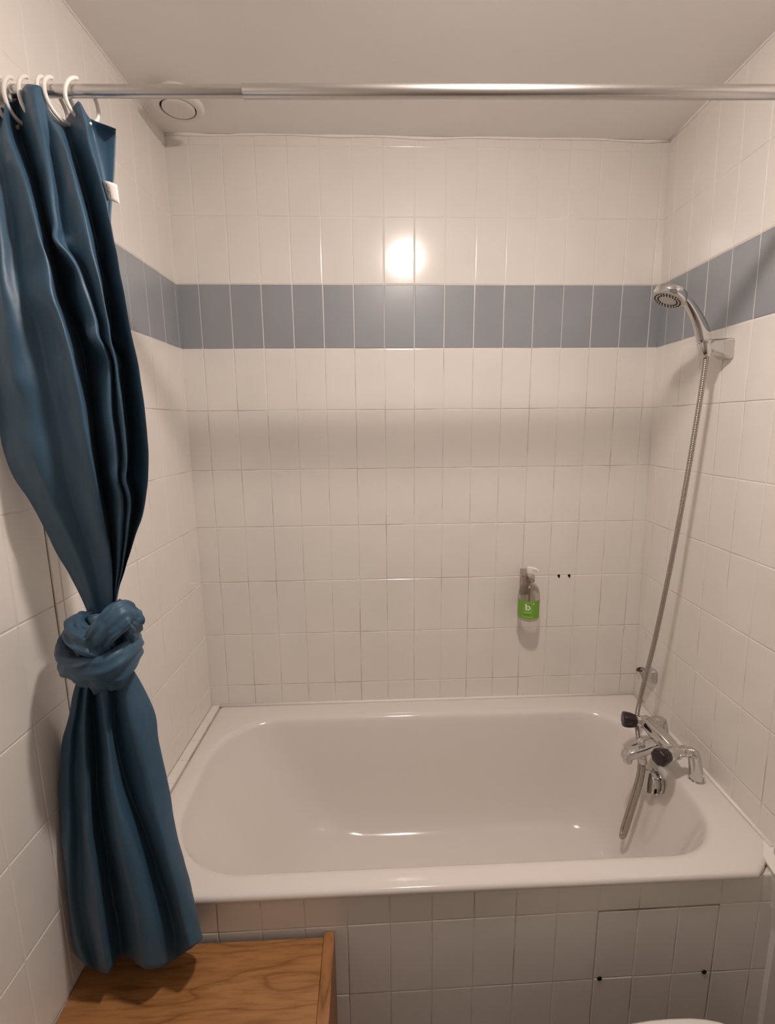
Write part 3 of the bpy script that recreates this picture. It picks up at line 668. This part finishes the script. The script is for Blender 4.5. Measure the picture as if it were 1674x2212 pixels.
# resample to even steps, four rings to a rib
acc = [0.]
for a, b in zip(hp, hp[1:]): acc.append(acc[-1]+(b-a).length)
tot = acc[-1]; pitch = .0048; M_ = int(tot/pitch)*4; res = []; rads = []; k = 0
for i in range(M_+1):
    t = tot*i/M_
    while k < len(hp)-2 and acc[k+1] < t: k += 1
    f = (t-acc[k])/max(1e-9, acc[k+1]-acc[k]); res.append(hp[k].lerp(hp[k+1], f)); rads.append((.0060, .0069, .0073, .0069)[i % 4])
bm = bmesh.new(); sweep(bm, res, rads, 14)
tag(link('shower_hose', bm, HOSE, smooth=True), 'ribbed metal shower hose hanging from the hand shower to the tap', 'hose')

# ------------------------------------------------------------------ soap bottle in its wall bracket
hb = empty('bottle_holder', (1.107, 0, 1.035), 'narrow mauve wall bracket holding the soap bottle by its neck', 'bottle holder')
HOLD = mat('mauve_plastic', (.40, .325, .305), .35)
bm = bmesh.new(); box(bm, 1.0905, 1.1235, -.004, -.0003, .985, 1.084, .0025, 3); auto_smooth(link('back_plate', bm, HOLD, hb))
bm = bmesh.new()
arc = [(1.107+.0165*math.sin(a), -.060+.0165*math.cos(a), 1.0555) for a in [math.radians(25+310*i/30) for i in range(31)]]
sweep(bm, [(1.114, -.003, 1.0555)]+arc+[(1.100, -.003, 1.0555)], (.0022, .0014), 10)
link('neck_ring', bm, CLEAR, hb, smooth=True)
sb = empty('soap_bottle', (1.107, -.060, .914), 'clear pump bottle with green label, fixed on the back wall', 'bottle')
o = Vector((1.107, -.060, .913)); up = Vector((0, 0, 1)); RB = .0375
bm = bmesh.new(); lathe(bm, o, up, [(.004, 0), (.0025, .025), (0, .031), (.002, .0350), (.008, RB), (.086, RB), (.100, .0365), (.115, .0325), (.128, .0245), (.136, .0165), (.139, .0140), (.150, .0138)], 48, cap=False)
link('bottle_body', bm, CLEAR, sb, smooth=True)
GREEN = mat('green_label', (.165, .38, .035), .4); LGREEN = mat('pale_green_print', (.42, .62, .26), .5); PALE = mat('white_print', (.72, .80, .60), .5); DGREEN = mat('dark_green_print', (.05, .16, .02), .5)
ANG0 = math.atan2(-1.64, -.57)        # label faces the room
def LP(s, z, d=.0006):
    """s metres round the bottle from the label centre, z metres from the bottle base"""
    a = ANG0+s/RB; return o+Vector(((RB+d)*math.cos(a), (RB+d)*math.sin(a), z))
def patch(bm, s0, s1, z0, z1, d, n=1):
    for i in range(n):
        a, b = s0+(s1-s0)*i/n, s0+(s1-s0)*(i+1)/n
        bm.faces.new([bm.verts.new(LP(*q, d)) for q in ((a, z0), (b, z0), (b, z1), (a, z1))])
bm = bmesh.new(); patch(bm, -.070, .070, .0125, .0790, .0004, 40); bmesh.ops.remove_doubles(bm, verts=bm.verts, dist=1e-5); lb_ = link('front_label', bm, GREEN, sb, smooth=True); lb_['label'] = 'green label with a white b in a square'
bm = bmesh.new(); d = .0008
sc = -.002
for (a, b, c, e) in ((-.0135, .0135, .0420, .0430), (-.0135, .0135, .0715, .0725), (-.0135, -.0126, .0420, .0725), (.0126, .0135, .0420, .0725)): patch(bm, a+sc, b+sc, c, e, d, 4)
patch(bm, -.0120+sc, .0125+sc, .0355, .0385, d, 6); patch(bm, -.022+sc, .020+sc, .0185, .0205, d, 8)
link('label_lines', bm, LGREEN, lb_)
bm = bmesh.new()
patch(bm, -.0085+sc, -.0035+sc, .0455, .0690, d, 2)          # stem of the b
def annulus(cx, cz, r0, r1, n=24):
    for i in range(n):
        a, b = 2*PI*i/n, 2*PI*(i+1)/n
        bm.faces.new([bm.verts.new(LP(cx+r*math.cos(t), cz+r*math.sin(t), d+.0001)) for r, t in ((r1, a), (r1, b), (r0, b), (r0, a))])
annulus(.0010+sc, .0540, .0036, .0086); annulus(.0195+sc, .0690, .0, .0028, 12) if False else annulus(.0195+sc, .0690, .0008, .0028, 12)
link('letter_b', bm, PALE, lb_)
bm = bmesh.new()
for (a, b) in ((-.0115, -.008), (-.0070, -.0040), (-.0030, .0005), (.0015, .0045), (.0055, .0085)): patch(bm, a+sc, b+sc, .0265, .0290, d, 1)
link('label_text', bm, DGREEN, lb_)
FROST = mat('frosted_white_plastic', (.82, .79, .74), .4, spec=.4)
PUMPC = clear_material('milky_plastic', (.80, .77, .73), .4)
bm = bmesh.new(); lathe(bm, o, up, [(.140, .0165), (.141, .0178), (.160, .0174), (.163, .0155), (.163, 0)], 32, cap=False); pc = auto_smooth(link('pump_collar', bm, PUMPC, sb))
bm = bmesh.new(); lathe(bm, o, up, [(.160, .0065), (.170, .0060), (.171, .0100), (.186, .0112), (.192, .0105), (.194, .006), (.194, 0)], 28)
sweep(bm, [o+Vector((.004, -.002, .186)), o+Vector((.014, -.004, .1870)), o+Vector((.023, -.007, .183)), o+Vector((.026, -.008, .178))], [.0065, .0055, .0045, .0038], 14)
auto_smooth(link('pump_head', bm, FROST, sb), 45)
bm = bmesh.new(); sweep(bm, [o+Vector((0, 0, .145)), o+Vector((.001, 0, .08)), o+Vector((.004, 0, .008))], .0028, 10); link('dip_tube', bm, PUMPC, sb, smooth=True)

# ------------------------------------------------------------------ extraction vent in the ceiling corner
vt = empty('ceiling_vent', (.038, -.183, CEIL), 'round white extractor vent on the ceiling, in the left back corner', 'vent')
vo = Vector((.038, -.183, CEIL+.0005)); dn = Vector((0, 0, -1))
bm = bmesh.new(); lathe(bm, vo, dn, [(0, .050), (.020, .050), (.022, .062), (.026, .0675), (.031, .0675), (.036, .063), (.038, .056), (.0378, .0475), (.030, .0465), (.030, 0)], 56, cap=False)
auto_smooth(link('vent_housing', bm, VENTM, vt), 45)
bm = bmesh.new(); lathe(bm, vo+dn*.030, dn, [(.0, .0462), (.0006, .0462), (.0006, 0)], 48); link('vent_gap', bm, DARK, vt)
bm = bmesh.new(); lathe(bm, vo+dn*.031+Vector((.0012, -.0012, 0)), dn, [(0, .030), (.003, .0425), (.007, .0425), (.0095, .039), (.0105, .028), (.011, 0)], 48, cap=False); auto_smooth(link('vent_disc', bm, VENTM, vt), 50)

# ------------------------------------------------------------------ toilet beside the bath (its seat edge and cistern corner reach into the picture)
wc = empty('toilet', (1.2, -1.126, 0), 'white toilet in front of the tiled bath panel, against the right wall', 'toilet')
def egg(cx, cy, z, sx, sy, n=56):
    out = []
    for i in range(n):
        a = 2*PI*i/n; c, s = math.cos(a), math.sin(a)
        x = cx+(sx*.93 if c < 0 else sx*.62)*math.copysign(abs(c)**(.92 if c < 0 else .7), c)
        out.append(Vector((x, cy+sy*math.copysign(abs(s)**.9, s), z)))
    return out
TC = (1.128, -1.126)
bm = bmesh.new()
loft(bm, [egg(1.20, TC[1], 0, .24, .10), egg(1.20, TC[1], .02, .235, .098), egg(1.19, TC[1], .14, .22, .09), egg(1.16, TC[1], .26, .27, .13), egg(TC[0]+.01, TC[1], .35, .315, .172), egg(TC[0], TC[1], .385, .33, .184), egg(TC[0], TC[1], .392, .325, .180)])
bmesh.ops.recalc_face_normals(bm, faces=bm.faces); auto_smooth(link('bowl', bm, CERAMIC, wc), 50)
bm = bmesh.new(); loft(bm, [egg(TC[0], TC[1], .393, .322, .181), egg(TC[0], TC[1], .394, .334, .188), egg(TC[0], TC[1], .402, .336, .1895), egg(TC[0], TC[1], .406, .330, .186)]); bmesh.ops.recalc_face_normals(bm, faces=bm.faces); auto_smooth(link('seat', bm, WHITEP, wc), 60)
bm = bmesh.new(); loft(bm, [egg(TC[0], TC[1], .407, .330, .185), egg(TC[0], TC[1], .409, .336, .1895), egg(TC[0], TC[1], .418, .337, .1905), egg(TC[0], TC[1], .4245, .328, .184), egg(TC[0], TC[1], .428, .28, .15), egg(TC[0], TC[1], .429, .12, .06)]); bmesh.ops.recalc_face_normals(bm, faces=bm.faces); auto_smooth(link('lid', bm, WHITEP, wc), 60)
bm = bmesh.new()
def trk(x0, x1, hy, z, r=.03): return [Vector((p[0], p[1], z)) for p in rrect((x0+x1)/2, TC[1], (x1-x0)/2, hy, r, 6)]
xw = XR(-1.3, .6)-.004
loft(bm, [trk(1.385, xw, .135, .385), trk(1.375, xw, .140, .40), trk(1.365, xw, .152, .60), trk(1.345, xw, .158, .81)])
bmesh.ops.recalc_face_normals(bm, faces=bm.faces); auto_smooth(link('cistern', bm, CERAMIC, wc), 50)
bm = bmesh.new()
loft(bm, [trk(1.283, xw, .175, .8105, .022), trk(1.271, xw, .179, .822, .022), trk(1.2695, xw, .180, .842, .022), trk(1.274, xw, .176, .852, .022), trk(1.31, xw-.01, .15, .858, .022)])
bmesh.ops.recalc_face_normals(bm, faces=bm.faces); cl = auto_smooth(link('cistern_lid', bm, CERAMIC, wc), 50)
bm = bmesh.new(); lathe(bm, (1.40, TC[1], .853), (0, 0, 1), [(0, .022), (.004, .022), (.006, .018), (.006, 0)], 28); auto_smooth(link('flush_button', bm, CHROME, cl))

# ------------------------------------------------------------------ ceiling lamp (above the top edge of the picture): the light of the room
lamp = empty('ceiling_lamp', (.747, -1.0, CEIL), 'small round glass ceiling lamp in front of the shower rod', 'lamp')
bm = bmesh.new(); lathe(bm, (.747, -1.0, CEIL+.0005), dn, [(0, .074), (.012, .074), (.030, .060), (.033, .058), (.033, .053), (.030, 0)], 48); auto_smooth(link('lamp_base', bm, WHITEP, lamp))
GLOW = bpy.data.materials.new('lamp_glass'); GLOW.use_nodes = True
N, L = GLOW.node_tree.nodes, GLOW.node_tree.links; N.clear()
out = N.new('ShaderNodeOutputMaterial'); em = N.new('ShaderNodeEmission'); em.inputs['Color'].default_value = (*LAMP_COL, 1); em.inputs['Strength'].default_value = LAMP_STR
L.new(em.outputs[0], out.inputs[0])
bm = bmesh.new(); lathe(bm, (.747, -1.0, CEIL-.0305), dn, [(0, .052), (.005, .051), (.013, .044), (.019, .033), (.023, .018), (.024, 0)], 48)
link('lamp_globe', bm, GLOW, lamp, smooth=True)

# ------------------------------------------------------------------ world and view
w = bpy.data.worlds.new('room_dark'); S.world = w; w.use_nodes = True
w.node_tree.nodes['Background'].inputs['Color'].default_value = (.02, .018, .016, 1); w.node_tree.nodes['Background'].inputs['Strength'].default_value = .3
S.view_settings.view_transform = 'Standard'; S.view_settings.look = 'None'; S.view_settings.gamma = 1.0; S.view_settings.use_curve_mapping = False
S.view_settings.exposure = EXPO
S.cycles.max_bounces = 12; S.cycles.diffuse_bounces = 8; S.cycles.glossy_bounces = 6; S.cycles.transparent_max_bounces = 12
S.cycles.sample_clamp_indirect = 6.0
